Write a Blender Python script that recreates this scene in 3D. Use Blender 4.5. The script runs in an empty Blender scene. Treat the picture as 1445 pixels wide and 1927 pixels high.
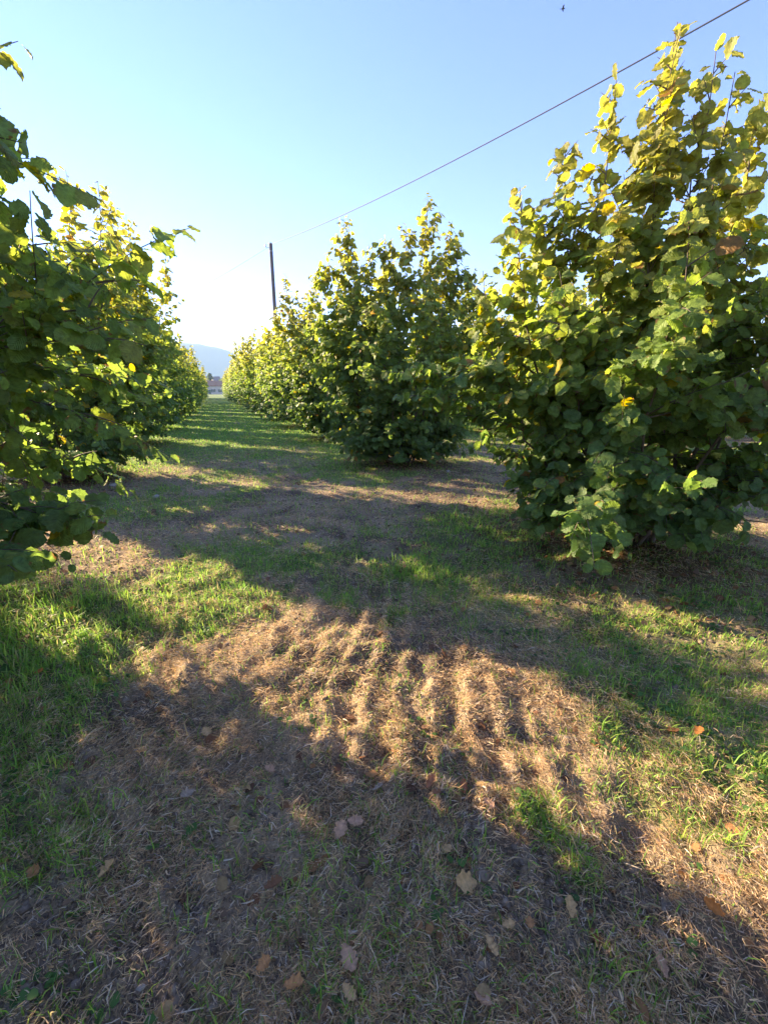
import bpy, bmesh, math, random
import numpy as np
from mathutils import Vector, Matrix

R = math.radians
# ------------------------------------------------------------------ camera, sky, sun, exposure
sc = bpy.context.scene
cam_d = bpy.data.cameras.new('camera'); cam = bpy.data.objects.new('camera', cam_d)
sc.collection.objects.link(cam); sc.camera = cam
CAM_H = 1.55; PITCH = 15.6; YAW = 20.8
cam.location = (0, 0, CAM_H)
cam.rotation_euler = (R(90 - PITCH), 0, R(-YAW))
cam_d.sensor_fit = 'VERTICAL'; cam_d.sensor_height = 36; cam_d.sensor_width = 27
cam_d.lens = 15.24; cam_d.clip_start = 0.05; cam_d.clip_end = 20000

SUN_AZ = -38.0        # degrees from +Y, negative towards -X
SUN_EL = 20.0
world = bpy.data.worlds.new('World'); sc.world = world; world.use_nodes = True
wn = world.node_tree.nodes; wn.clear()
wo = wn.new('ShaderNodeOutputWorld'); bg = wn.new('ShaderNodeBackground'); sky = wn.new('ShaderNodeTexSky')
sky.sky_type = 'NISHITA'; sky.sun_disc = False
sky.sun_elevation = R(SUN_EL); sky.sun_rotation = R(SUN_AZ)
sky.altitude = 200; sky.air_density = 1.0; sky.dust_density = 0.0; sky.ozone_density = 3.0
bg.inputs['Strength'].default_value = 0.082
wm = wn.new('ShaderNodeVectorMath'); wm.operation = 'MULTIPLY'; wm.inputs[1].default_value = (0.80, 0.74, 1.04)   # white balance of the phone
world.node_tree.links.new(sky.outputs[0], wm.inputs[0]); world.node_tree.links.new(wm.outputs[0], bg.inputs[0]); world.node_tree.links.new(bg.outputs[0], wo.inputs[0])

sun_d = bpy.data.lights.new('sun', 'SUN'); sun = bpy.data.objects.new('sun', sun_d); sc.collection.objects.link(sun)
sun_d.energy = 5.0; sun_d.angle = R(0.55); sun_d.color = (1.0, 0.78, 0.50)
sdir = Vector((math.sin(R(SUN_AZ)) * math.cos(R(SUN_EL)), math.cos(R(SUN_AZ)) * math.cos(R(SUN_EL)), math.sin(R(SUN_EL))))
sun.rotation_euler = sdir.to_track_quat('Z', 'Y').to_euler()
sun.location = (-20, 30, 30)

sc.view_settings.view_transform = 'Standard'; sc.view_settings.look = 'None'
sc.view_settings.gamma = 1.0; sc.view_settings.use_curve_mapping = False
sc.view_settings.exposure = 2.42
sc.render.engine = 'CYCLES'
sc.cycles.max_bounces = 8; sc.cycles.transmission_bounces = 6; sc.cycles.volume_bounces = 1

# ------------------------------------------------------------------ helpers
C = sc.collection
def tag(o, label=None, cat=None, group=None, kind=None):
    if label: o['label'] = label
    if cat: o['category'] = cat
    if group: o['group'] = group
    if kind: o['kind'] = kind
    return o
def empty(name, loc):
    o = bpy.data.objects.new(name, None); C.objects.link(o); o.location = loc
    o.empty_display_size = 0.2
    return o
def np_mesh(name, V, F, col=None, uv=None, smooth=False):
    """V (n,3); F list of (m,k) arrays; col (n,3) per vertex; uv (n,2) per vertex"""
    me = bpy.data.meshes.new(name)
    V = np.ascontiguousarray(V, dtype=np.float32)
    if not isinstance(F, (list, tuple)): F = [F]
    F = [np.asarray(f, dtype=np.int32) for f in F if len(f)]
    loops = np.concatenate([f.ravel() for f in F])
    counts = np.concatenate([np.full(len(f), f.shape[1], dtype=np.int32) for f in F])
    starts = np.concatenate([[0], np.cumsum(counts)[:-1]]).astype(np.int32)
    me.vertices.add(len(V)); me.vertices.foreach_set('co', V.ravel())
    me.loops.add(len(loops)); me.loops.foreach_set('vertex_index', loops)
    me.polygons.add(len(counts)); me.polygons.foreach_set('loop_start', starts)
    me.polygons.foreach_set('loop_total', counts)
    if smooth: me.polygons.foreach_set('use_smooth', np.ones(len(counts), dtype=bool))
    me.update(calc_edges=True)
    if col is not None:
        a = me.color_attributes.new('Col', 'FLOAT_COLOR', 'POINT')
        c4 = np.ones((len(V), 4), dtype=np.float32); c4[:, :col.shape[1]] = col
        a.data.foreach_set('color', c4.ravel())
    if uv is not None:
        l = me.uv_layers.new(name='UVMap')
        l.data.foreach_set('uv', np.ascontiguousarray(uv[loops], dtype=np.float32).ravel())
    return me
def mobj(name, me, mat=None, parent=None):
    o = bpy.data.objects.new(name, me); C.objects.link(o)
    if mat and len(me.materials) == 0: me.materials.append(mat)
    if parent: o.parent = parent
    return o

def hash2(ix, iy, seed):
    h = (ix.astype(np.int64) * 374761393 + iy.astype(np.int64) * 668265263 + seed * 1274126177) & 0x7fffffff
    h = ((h ^ (h >> 13)) * 1274126177) & 0x7fffffff
    h = (h ^ (h >> 16)) & 0xffffff
    return h / float(0xffffff)
def vnoise(x, y, seed=0):
    ix = np.floor(x); iy = np.floor(y); fx = x - ix; fy = y - iy
    fx = fx * fx * (3 - 2 * fx); fy = fy * fy * (3 - 2 * fy)
    a = hash2(ix, iy, seed); b = hash2(ix + 1, iy, seed); c = hash2(ix, iy + 1, seed); d = hash2(ix + 1, iy + 1, seed)
    return (a * (1 - fx) + b * fx) * (1 - fy) + (c * (1 - fx) + d * fx) * fy
def fbm(x, y, s, seed=0, o=4):
    v = np.zeros_like(x); a = 0.5; t = 0
    for i in range(o):
        v += a * vnoise(x / s + 17.3 * i, y / s - 9.1 * i, seed + i); t += a; a *= 0.5; s *= 0.5
    return v / t
def sm(x, a, b):
    t = np.clip((x - a) / (b - a), 0, 1); return t * t * (3 - 2 * t)
def blob(x, y, cx, cy, r, a=1.0):
    return a * np.exp(-((x - cx) ** 2 + (y - cy) ** 2) / (r * r))

# rows of the orchard
ROWS = {'L': -2.65, 'R': 3.7, 'LL': -9.0, 'RR': 10.1, 'LLL': -15.4, 'RRR': 16.5}
ROW_X = sorted(ROWS.values())

def row_dist(x):
    return np.min(np.stack([np.abs(x - r) for r in ROW_X]), axis=0)

def ground_z(x, y):
    r = np.hypot(x, y)
    near = 1 - sm(r, 9, 30)
    z = 0.05 * (fbm(x, y, 2.6, 3) - 0.5) * near * 2
    z += 0.105 * (fbm(x, y, 0.26, 11, 4) - 0.5) * (1 - sm(r, 3.5, 14))
    z += 0.055 * (fbm(x, y, 0.09, 21, 3) - 0.5) * (1 - sm(r, 2.5, 7))
    # lug marks of a tractor tyre: narrow broken ridges of straw and soil, slanting to either side of the wheel's middle line
    wx = x + 0.10 * (fbm(x, y, 0.5, 31, 2) - 0.5)
    dist = 0.17 * (fbm(x, y, 0.38, 41, 3) - 0.5)
    for lo, hi, a in ((0.12, 1.45, 27), (-1.15, 0.08, -24)):
        m = sm(wx, lo, lo + .12) * (1 - sm(wx, hi - .3, hi)) * (1 - sm(y, 2.9, 4.6))
        u = x * math.cos(R(a)) - y * math.sin(R(a)) + dist; v = x * math.sin(R(a)) + y * math.cos(R(a))
        clump = .45 + .55 * np.sin(v / .23 * 2 * math.pi + 5 * fbm(x, y, .25, 55, 2)) * .6 + .4 * (fbm(x, y, .16, 57, 2) - .3)
        rdg = np.clip(np.sin(u / .165 * 2 * math.pi), -.5, 1)
        z += m * 0.026 * rdg * np.clip(clump, .05, 1.4) * (.35 + 1.1 * sm(fbm(x, y, .6, 59, 2), .3, .65))
    z += 0.07 * np.exp(-(row_dist(x) / 0.9) ** 2) * near
    return z

def green_mask(x, y):
    n = fbm(x, y, 1.1, 61, 4); f = fbm(x, y, 0.25, 71, 3)
    g = sm(n * 0.62 + f * 0.38, 0.50, 0.62) * 0.75
    far = sm(y, 8.5, 16)
    g = np.maximum(g, far * sm(n * 0.5 + f * 0.5, 0.22, 0.44))
    g += blob(x, y, -1.45, 3.5, 0.75, 1.1) + blob(x, y, -2.3, 2.9, 0.9, 1.0) + blob(x, y, -0.9, 2.6, 0.55, .75)
    g += blob(x, y, 1.5, 3.2, 0.38, 0.9) + blob(x, y, 2.75, 4.3, 0.45, .9) + blob(x, y, 1.75, 2.5, 0.5, .5)
    g += blob(x, y, 2.3, 1.6, 0.7, .7) + blob(x, y, 2.05, 0.95, 0.4, .9) + blob(x, y, 0.9, 3.9, .3, .7) + blob(x, y, 0.1, 4.2, .35, .6)
    g += blob(x, y, -1.0, 1.8, 0.4, .45) + blob(x, y, -0.45, 1.2, 0.15, .5) + blob(x, y, -0.62, 1.45, .2, .6) + blob(x, y, .33, 1.38, .12, .6) + blob(x, y, .95, 1.0, .2, .5) + blob(x, y, .85, .5, .12, .6) + blob(x, y, 3.6, 2.0, .8, .6) + blob(x, y, 2.7, 9.9, .8, .9) + blob(x, y, -2.0, 11.5, 1.0, .9)
    g += 0.8 * np.exp(-((np.abs(x - 0.4) - 2.6) / 0.6) ** 2) * sm(y, 7, 12)
    g -= blob(x, y, -.5, 1.0, .45, .5) + blob(x, y, .9, .7, .5, .35) + blob(x, y, 0.75, 1.75, 0.6, 1.2) + blob(x, y, 0.0, 2.2, 0.65, 1.0) + blob(x, y, 0.25, 1.2, .45, .8) + blob(x, y, -1.2, 4.7, 0.7, .9) + blob(x, y, 1.6, 6.0, 1.0, .8)
    # litter rings under the bushes stay bare
    return np.clip(g + .10 * sm(n, .42, .6), 0, 1) * (1 - .4 * blob(x, y, .6, 5.2, 1.6)) * (1 - .35 * sm(x, 1.2, 2.2) * (1 - sm(y, 4, 6)))
def bare(x, y):
    return np.clip(blob(x, y, -.62, 1.2, .42, .9) + blob(x, y, -.15, 1.6, .3, .4) + .8 * sm(fbm(x, y, 1.0, 171, 3), .52, .62) * sm(y, 2.5, 3.5), 0, 1)
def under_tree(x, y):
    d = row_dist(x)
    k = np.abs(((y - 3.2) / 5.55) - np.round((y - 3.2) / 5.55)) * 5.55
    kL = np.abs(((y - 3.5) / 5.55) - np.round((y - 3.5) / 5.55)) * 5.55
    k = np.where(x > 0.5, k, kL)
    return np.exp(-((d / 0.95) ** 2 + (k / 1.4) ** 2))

# ------------------------------------------------------------------ materials
def new_mat(name):
    m = bpy.data.materials.new(name); m.use_nodes = True; n = m.node_tree.nodes; n.clear()
    out = n.new('ShaderNodeOutputMaterial'); return m, n, m.node_tree.links, out
def col_mix(n, l, a, b, fac, mode='MIX'):
    x = n.new('ShaderNodeMix'); x.data_type = 'RGBA'; x.blend_type = mode
    for sock, v in ((x.inputs['Factor'], fac), (x.inputs['A'], a), (x.inputs['B'], b)):
        if hasattr(v, 'is_output'): l.new(v, sock)
        elif isinstance(v, (int, float)): sock.default_value = v
        else: sock.default_value = (*v, 1)
    return x.outputs['Result']
# Mix node has several sockets named A/B: pick by index for RGBA
def cmix(n, l, a, b, fac, mode='MIX'):
    x = n.new('ShaderNodeMix'); x.data_type = 'RGBA'; x.blend_type = mode
    for idx, v in ((0, fac), (6, a), (7, b)):
        s = x.inputs[idx]
        if hasattr(v, 'is_output'): l.new(v, s)
        elif isinstance(v, (int, float)): s.default_value = v
        else: s.default_value = (*v, 1)
    return x.outputs[2]

def leaf_material(name, veins=True, trans=0.54, gloss=0.38):
    m, n, l, out = new_mat(name)
    at = n.new('ShaderNodeAttribute'); at.attribute_name = 'Col'
    geo = n.new('ShaderNodeNewGeometry')
    tc = n.new('ShaderNodeTexCoord')
    nz = n.new('ShaderNodeTexNoise'); nz.inputs['Scale'].default_value = 45; nz.inputs['Detail'].default_value = 3
    l.new(tc.outputs['Object'], nz.inputs['Vector'])
    hs = n.new('ShaderNodeHueSaturation'); l.new(at.outputs['Color'], hs.inputs['Color'])
    mr = n.new('ShaderNodeMapRange'); mr.inputs[1].default_value = 0.3; mr.inputs[2].default_value = 0.7
    mr.inputs[3].default_value = 0.72; mr.inputs[4].default_value = 1.3
    l.new(nz.outputs['Fac'], mr.inputs[0]); l.new(mr.outputs[0], hs.inputs['Value'])
    base = hs.outputs[0]
    # underside paler
    under = cmix(n, l, base, (0.20, 0.25, 0.13), 0.30)
    base2 = cmix(n, l, base, under, geo.outputs['Backfacing'])
    bs = n.new('ShaderNodeBsdfPrincipled'); bs.inputs['Roughness'].default_value = 0.5
    bs.inputs['Specular IOR Level'].default_value = gloss
    tr = n.new('ShaderNodeBsdfTranslucent')
    tcol = cmix(n, l, base, (1.0, 0.95, 0.10), 0.05)
    hs2 = n.new('ShaderNodeHueSaturation'); hs2.inputs['Saturation'].default_value = 1.1; hs2.inputs['Value'].default_value = 1.45
    l.new(tcol, hs2.inputs['Color'])
    if veins:
        uv = n.new('ShaderNodeUVMap'); sp = n.new('ShaderNodeSeparateXYZ'); l.new(uv.outputs[0], sp.inputs[0])
        # v - 0.55*|u| : herringbone veins
        ab = n.new('ShaderNodeMath'); ab.operation = 'ABSOLUTE'; l.new(sp.outputs[0], ab.inputs[0])
        ml = n.new('ShaderNodeMath'); ml.operation = 'MULTIPLY_ADD'; l.new(ab.outputs[0], ml.inputs[0]); ml.inputs[1].default_value = -0.75; l.new(sp.outputs[1], ml.inputs[2])
        s1 = n.new('ShaderNodeMath'); s1.operation = 'MULTIPLY'; l.new(ml.outputs[0], s1.inputs[0]); s1.inputs[1].default_value = 2 * math.pi * 8
        s2 = n.new('ShaderNodeMath'); s2.operation = 'SINE'; l.new(s1.outputs[0], s2.inputs[0])
        mid = n.new('ShaderNodeMath'); mid.operation = 'MULTIPLY'; l.new(ab.outputs[0], mid.inputs[0]); mid.inputs[1].default_value = 14
        mn = n.new('ShaderNodeMath'); mn.operation = 'MINIMUM'; l.new(mid.outputs[0], mn.inputs[0]); mn.inputs[1].default_value = 1.0
        hh = n.new('ShaderNodeMath'); hh.operation = 'MULTIPLY_ADD'; l.new(s2.outputs[0], hh.inputs[0]); hh.inputs[1].default_value = 0.5; l.new(mn.outputs[0], hh.inputs[2])
        bp = n.new('ShaderNodeBump'); bp.inputs['Strength'].default_value = 0.5; bp.inputs['Distance'].default_value = 0.0022
        l.new(hh.outputs[0], bp.inputs['Height'])
        l.new(bp.outputs[0], bs.inputs['Normal']); l.new(bp.outputs[0], tr.inputs['Normal'])
        # paler vein lines
        vl = n.new('ShaderNodeMapRange'); vl.inputs[1].default_value = -1.0; vl.inputs[2].default_value = -0.8
        vl.inputs[3].default_value = 0.16; vl.inputs[4].default_value = 0.0
        l.new(s2.outputs[0], vl.inputs[0])
        base2 = cmix(n, l, base2, (0.30, 0.33, 0.12), vl.outputs[0])
    tcc = hs2.outputs[0]
    if veins:   # dry brown rims on some leaves
        nb = n.new('ShaderNodeTexNoise'); nb.inputs['Scale'].default_value = 9; l.new(tc.outputs['Object'], nb.inputs['Vector'])
        d1 = n.new('ShaderNodeMath'); d1.operation = 'POWER'; l.new(sp.outputs[1], d1.inputs[0]); d1.inputs[1].default_value = 3
        d2 = n.new('ShaderNodeMath'); d2.operation = 'MULTIPLY_ADD'; l.new(ab.outputs[0], d2.inputs[0]); d2.inputs[1].default_value = 1.7; l.new(nz.outputs['Fac'], d2.inputs[2])
        d3 = n.new('ShaderNodeMath'); d3.operation = 'MULTIPLY_ADD'; l.new(d1.outputs[0], d3.inputs[0]); d3.inputs[1].default_value = .35; l.new(d2.outputs[0], d3.inputs[2])
        d4 = n.new('ShaderNodeMath'); d4.operation = 'MULTIPLY_ADD'; l.new(nb.outputs['Fac'], d4.inputs[0]); d4.inputs[1].default_value = 1.6; l.new(d3.outputs[0], d4.inputs[2])
        mb = n.new('ShaderNodeMapRange'); mb.inputs[1].default_value = 2.15; mb.inputs[2].default_value = 2.35; l.new(d4.outputs[0], mb.inputs[0])
        base2 = cmix(n, l, base2, (.22, .13, .05), mb.outputs[0]); tcc = cmix(n, l, tcc, (.30, .16, .05), mb.outputs[0])
    l.new(base2, bs.inputs['Base Color']); l.new(tcc, tr.inputs['Color'])
    mx = n.new('ShaderNodeMixShader'); mx.inputs[0].default_value = trans
    l.new(bs.outputs[0], mx.inputs[1]); l.new(tr.outputs[0], mx.inputs[2]); l.new(mx.outputs[0], out.inputs[0])
    return m
M_leaf = leaf_material('hazel_leaf_near', True)
M_leaf_far = leaf_material('hazel_leaf_far', False)

def bark_material():
    m, n, l, out = new_mat('hazel_bark')
    tc = n.new('ShaderNodeTexCoord'); nz = n.new('ShaderNodeTexNoise'); nz.inputs['Scale'].default_value = 22; nz.inputs['Detail'].default_value = 6
    l.new(tc.outputs['Object'], nz.inputs['Vector'])
    c = cmix(n, l, (0.05, 0.033, 0.022), (0.20, 0.15, 0.11), nz.outputs['Fac'])
    bs = n.new('ShaderNodeBsdfPrincipled'); l.new(c, bs.inputs['Base Color']); bs.inputs['Roughness'].default_value = 0.8
    bp = n.new('ShaderNodeBump'); bp.inputs['Distance'].default_value = 0.006; l.new(nz.outputs['Fac'], bp.inputs['Height']); l.new(bp.outputs[0], bs.inputs['Normal'])
    l.new(bs.outputs[0], out.inputs[0]); return m
M_bark = bark_material()

def attr_material(name, trans=0.0, rough=0.8, spec=0.2, noise=0.0, nscale=60, bump=0.0):
    m, n, l, out = new_mat(name)
    at = n.new('ShaderNodeAttribute'); at.attribute_name = 'Col'; c = at.outputs['Color']
    bs = n.new('ShaderNodeBsdfPrincipled'); bs.inputs['Roughness'].default_value = rough; bs.inputs['Specular IOR Level'].default_value = spec
    if noise or bump:
        tc = n.new('ShaderNodeTexCoord'); nz = n.new('ShaderNodeTexNoise'); nz.inputs['Scale'].default_value = nscale; nz.inputs['Detail'].default_value = 7; nz.inputs['Roughness'].default_value = .65
        l.new(tc.outputs['Object'], nz.inputs['Vector'])
        hs = n.new('ShaderNodeHueSaturation'); l.new(c, hs.inputs['Color'])
        mr = n.new('ShaderNodeMapRange'); mr.inputs[1].default_value = .3; mr.inputs[2].default_value = .7
        mr.inputs[3].default_value = 1 - noise; mr.inputs[4].default_value = 1 + noise
        l.new(nz.outputs['Fac'], mr.inputs[0]); l.new(mr.outputs[0], hs.inputs['Value']); c = hs.outputs[0]
        if bump:
            bp = n.new('ShaderNodeBump'); bp.inputs['Distance'].default_value = bump; l.new(nz.outputs['Fac'], bp.inputs['Height']); l.new(bp.outputs[0], bs.inputs['Normal'])
    l.new(c, bs.inputs['Base Color'])
    if trans:
        tr = n.new('ShaderNodeBsdfTranslucent')
        hs2 = n.new('ShaderNodeHueSaturation'); hs2.inputs['Value'].default_value = 1.5; l.new(c, hs2.inputs['Color']); l.new(hs2.outputs[0], tr.inputs['Color'])
        mx = n.new('ShaderNodeMixShader'); mx.inputs[0].default_value = trans
        l.new(bs.outputs[0], mx.inputs[1]); l.new(tr.outputs[0], mx.inputs[2]); l.new(mx.outputs[0], out.inputs[0])
    else: l.new(bs.outputs[0], out.inputs[0])
    return m
M_grass = attr_material('grass_blades', trans=0.4, rough=0.55, spec=0.3)
M_straw = attr_material('dry_straw', trans=0.3, rough=0.7, spec=0.2)
M_clod = attr_material('soil_clods', rough=0.95, spec=0.1, noise=0.35, nscale=80, bump=0.004)
M_dead = attr_material('dead_leaf', trans=0.2, rough=0.65, spec=0.25, noise=0.25, nscale=70, bump=0.002)
M_ground = attr_material('orchard_ground', rough=0.95, spec=0.1, noise=0.5, nscale=110, bump=0.012)

def plain(name, col, rough=0.8, noise=0.15, scale=6.0, spec=0.2, metal=0.0):
    m, n, l, out = new_mat(name)
    tc = n.new('ShaderNodeTexCoord'); nz = n.new('ShaderNodeTexNoise'); nz.inputs['Scale'].default_value = scale; nz.inputs['Detail'].default_value = 6
    l.new(tc.outputs['Object'], nz.inputs['Vector'])
    a = tuple(v * (1 - noise) for v in col); b = tuple(min(1, v * (1 + noise)) for v in col)
    bs = n.new('ShaderNodeBsdfPrincipled'); bs.inputs['Roughness'].default_value = rough; bs.inputs['Specular IOR Level'].default_value = spec
    bs.inputs['Metallic'].default_value = metal
    l.new(cmix(n, l, a, b, nz.outputs['Fac']), bs.inputs['Base Color']); l.new(bs.outputs[0], out.inputs[0]); return m

# ------------------------------------------------------------------ ground sheet (polar grid, fine in front of the camera, reaches the horizon)
def build_ground():
    rs = [0.02]
    rr = 0.25
    while rr < 14: rs.append(rr); rr *= 1.0115
    while rr < 9000: rs.append(rr); rr *= 1.05
    rs = np.array(rs)
    a_f = np.arange(-50, 50.01, 0.14); a_c = np.arange(52.5, 308, 2.5)
    ang = np.concatenate([a_f, a_c]); nA = len(ang)
    th = np.radians(ang + YAW)
    RR, TT = np.meshgrid(rs, th, indexing='ij')
    X = RR * np.sin(TT); Y = RR * np.cos(TT)
    x = X.ravel(); y = Y.ravel()
    z = ground_z(x, y)
    # broad, gentle swells far away
    V = np.stack([x, y, z], 1)
    nR = len(rs)
    i = np.arange(nR - 1)[:, None]; j = np.arange(nA)[None, :]; j2 = (j + 1) % nA
    F = np.stack([i * nA + j, i * nA + j2, (i + 1) * nA + j2, (i + 1) * nA + j], -1).reshape(-1, 4)[:, ::-1]
    g = green_mask(x, y)[:, None]; ut = under_tree(x, y)[:, None]
    n1 = fbm(x, y, 0.35, 81, 4)[:, None]; n2 = fbm(x, y, 1.3, 91, 3)[:, None]
    soil = np.array([[0.15, 0.112, 0.080]]); thatch = np.array([[0.34, 0.255, 0.165]])
    grass = np.array([[0.115, 0.215, 0.04]])
    c = soil + (thatch - soil) * sm(n1 * 0.6 + n2 * 0.4, 0.36, 0.62)
    c = c + (grass - c) * g * (0.7 + .25 * sm(y, 6, 12)[:, None])
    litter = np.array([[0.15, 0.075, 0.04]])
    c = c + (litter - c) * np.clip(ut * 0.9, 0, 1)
    # beyond the orchard: meadow
    r = np.hypot(x, y)[:, None]
    field = np.array([[0.14, 0.19, 0.07]]) * (0.8 + 0.4 * fbm(x, y, 60, 95, 3)[:, None])
    c = c + (field - c) * sm(r, 90, 140)
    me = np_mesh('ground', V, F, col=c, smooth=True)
    o = mobj('ground', me, M_ground); tag(o, kind='structure')
build_ground()

# ------------------------------------------------------------------ leaves
def leaf_template(kind, seed):
    """hazel leaf, unit length along +Y, normal +Z. returns V, F(quads), uv"""
    rng = np.random.RandomState(seed)
    if kind == 'near':
        t = np.array([0, .08, .22, .38, .54, .70, .84, .94, 1.0])
        w = np.array([.03, .24, .38, .44, .45, .40, .28, .12, .0])
    elif kind == 'close':
        t = np.array([0, .04, .10, .17, .25, .33, .41, .49, .57, .65, .73, .80, .87, .94, 1.0])
        w = np.array([.02, .17, .29, .37, .425, .455, .465, .47, .46, .44, .395, .31, .20, .085, .0])
    elif kind == 'mid':
        t = np.array([0, .15, .42, .72, 1.0]); w = np.array([.04, .33, .45, .37, .0])
    else:
        t = np.array([0, .35, .75, 1.0]); w = np.array([.05, .44, .36, .0])
    n = len(t)
    if kind == 'near':
        jit = rng.uniform(-.035, .035, (2, n)); jit[:, 0] = 0; jit[:, -1] = 0
        jit[:, 1:-1] += np.where(np.arange(1, n - 1) % 2, .018, -.018)
    elif kind == 'close':
        jit = rng.uniform(-.022, .022, (2, n)) + np.where(np.arange(n) % 2, .026, -.014); jit[:, 0] = 0; jit[:, -1] = 0
        for sd in (0, 1):                       # coarse lobes towards the tip
            jit[sd] += .035 * np.sin(t * 21 + rng.uniform(0, 6)) * sm(t, .3, .6) * (t < .95)
    else: jit = np.zeros((2, n))
    droop = rng.uniform(.12, .42); cup = rng.uniform(-.22, .30); wav = rng.uniform(.02, .07); twist = rng.uniform(-.25, .25)
    fold = rng.uniform(.0, .28)
    lat = {'near': [-1, -.5, 0, .5, 1], 'close': [-1, -.68, -.33, 0, .33, .68, 1]}.get(kind, [-1, 0, 1])
    ph = rng.uniform(0, 6, 4)
    V = []; U = []
    for i in range(n):
        for s in lat:
            side = 0 if s < 0 else 1
            ww = (w[i] + (jit[side, i] if abs(s) == 1 else 0)) * s
            yy = t[i]
            if kind == 'near' and abs(s) == 1: yy -= .05 * (w[i] > .2)
            if kind == 'close': yy += (.07 * abs(s) if (i % 2 == 0) else .0) * (.1 < t[i] < .97) * (abs(s) == 1) - .06 * abs(s) * (t[i] < .2)
            if kind == 'near' and i == 0 : yy -= 0.05 * abs(s)
            z = -droop * t[i] ** 2 + fold * abs(ww) - cup * ww * ww * 2
            z += wav * math.sin(i * 2.4 + side * 1.7 + seed) * abs(s) * (abs(s) > .6)
            z += twist * ww * t[i]
            if kind == 'close':
                z += .028 * math.sin(9 * t[i] + 5 * ww + ph[0]) * abs(s) + .022 * math.sin(14 * ww + 7 * t[i] + ph[1])
                z += .014 * math.cos(2 * math.pi * 8 * (t[i] - .75 * abs(ww)) ) * (0 < abs(s) < 1)
            V.append((ww, yy, z)); U.append((ww, t[i]))
    m = len(lat); F = []
    for i in range(n - 1):
        for k in range(m - 1):
            F.append((i * m + k, i * m + k + 1, (i + 1) * m + k + 1, (i + 1) * m + k))
    return np.array(V), np.array(F), np.array(U)
TEMPL = {k: [leaf_template(k, s + 5) for s in range(c)] for k, c in (('close', 14), ('near', 8), ('mid', 6), ('far', 4))}

def place_leaves(P, D, N, S, col, kind, rng):
    """P base points, D midrib dirs, N rough normals, S lengths, col (n,3)"""
    D = D / np.linalg.norm(D, axis=1, keepdims=True)
    X = np.cross(D, N); X /= np.maximum(np.linalg.norm(X, axis=1, keepdims=True), 1e-6)
    Z = np.cross(X, D)
    T = TEMPL[kind]; which = rng.randint(0, len(T), len(P))
    Vs, Fs, Us, Cs = [], [], [], []; off = 0
    for k, (tv, tf, tu) in enumerate(T):
        idx = np.where(which == k)[0]
        if not len(idx): continue
        s = S[idx][:, None, None]; asp = rng.uniform(.86, 1.12, (len(idx), 1, 1))
        v = P[idx][:, None, :] + s * (tv[None, :, 0:1] * asp * X[idx][:, None, :] + tv[None, :, 1:2] * D[idx][:, None, :] + tv[None, :, 2:3] * Z[idx][:, None, :])
        f = tf[None] + (np.arange(len(idx)) * len(tv))[:, None, None] + off
        Vs.append(v.reshape(-1, 3)); Fs.append(f.reshape(-1, 4)); Us.append(np.tile(tu, (len(idx), 1)))
        Cs.append(np.repeat(col[idx], len(tv), axis=0)); off += len(idx) * len(tv)
    return np.concatenate(Vs), np.concatenate(Fs), np.concatenate(Us), np.concatenate(Cs)

def tubes(curves, sides=5):
    """curves: list of (pts (n,3), radii (n,))"""
    Vs, Fs = [], []; off = 0
    ca = np.cos(np.arange(sides) * 2 * np.pi / sides); sa = np.sin(np.arange(sides) * 2 * np.pi / sides)
    for pts, rad in curves:
        n = len(pts); d = np.gradient(pts, axis=0); d /= np.maximum(np.linalg.norm(d, axis=1, keepdims=True), 1e-9)
        ref = np.where(np.abs(d[:, 2:3]) > .9, np.array([[1., 0, 0]]), np.array([[0, 0, 1.]]))
        a = np.cross(d, ref); a /= np.linalg.norm(a, axis=1, keepdims=True); b = np.cross(d, a)
        ring = pts[:, None, :] + rad[:, None, None] * (a[:, None, :] * ca[None, :, None] + b[:, None, :] * sa[None, :, None])
        Vs.append(ring.reshape(-1, 3))
        i = np.arange(n - 1)[:, None]; j = np.arange(sides)[None, :]; j2 = (j + 1) % sides
        Fs.append((np.stack([i * sides + j, i * sides + j2, (i + 1) * sides + j2, (i + 1) * sides + j], -1).reshape(-1, 4)) + off)
        off += n * sides
    return np.concatenate(Vs), np.concatenate(Fs)

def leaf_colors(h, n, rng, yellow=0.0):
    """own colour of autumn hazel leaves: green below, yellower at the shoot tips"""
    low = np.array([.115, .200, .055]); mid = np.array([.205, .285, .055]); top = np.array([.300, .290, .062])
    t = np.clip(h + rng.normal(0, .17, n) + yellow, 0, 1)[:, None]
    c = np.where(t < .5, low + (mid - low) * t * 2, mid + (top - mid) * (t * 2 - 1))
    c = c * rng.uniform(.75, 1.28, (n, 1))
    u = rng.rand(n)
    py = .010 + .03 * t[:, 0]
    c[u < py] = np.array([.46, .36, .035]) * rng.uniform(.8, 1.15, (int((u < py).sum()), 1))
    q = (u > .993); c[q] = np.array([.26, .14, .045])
    return c

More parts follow.
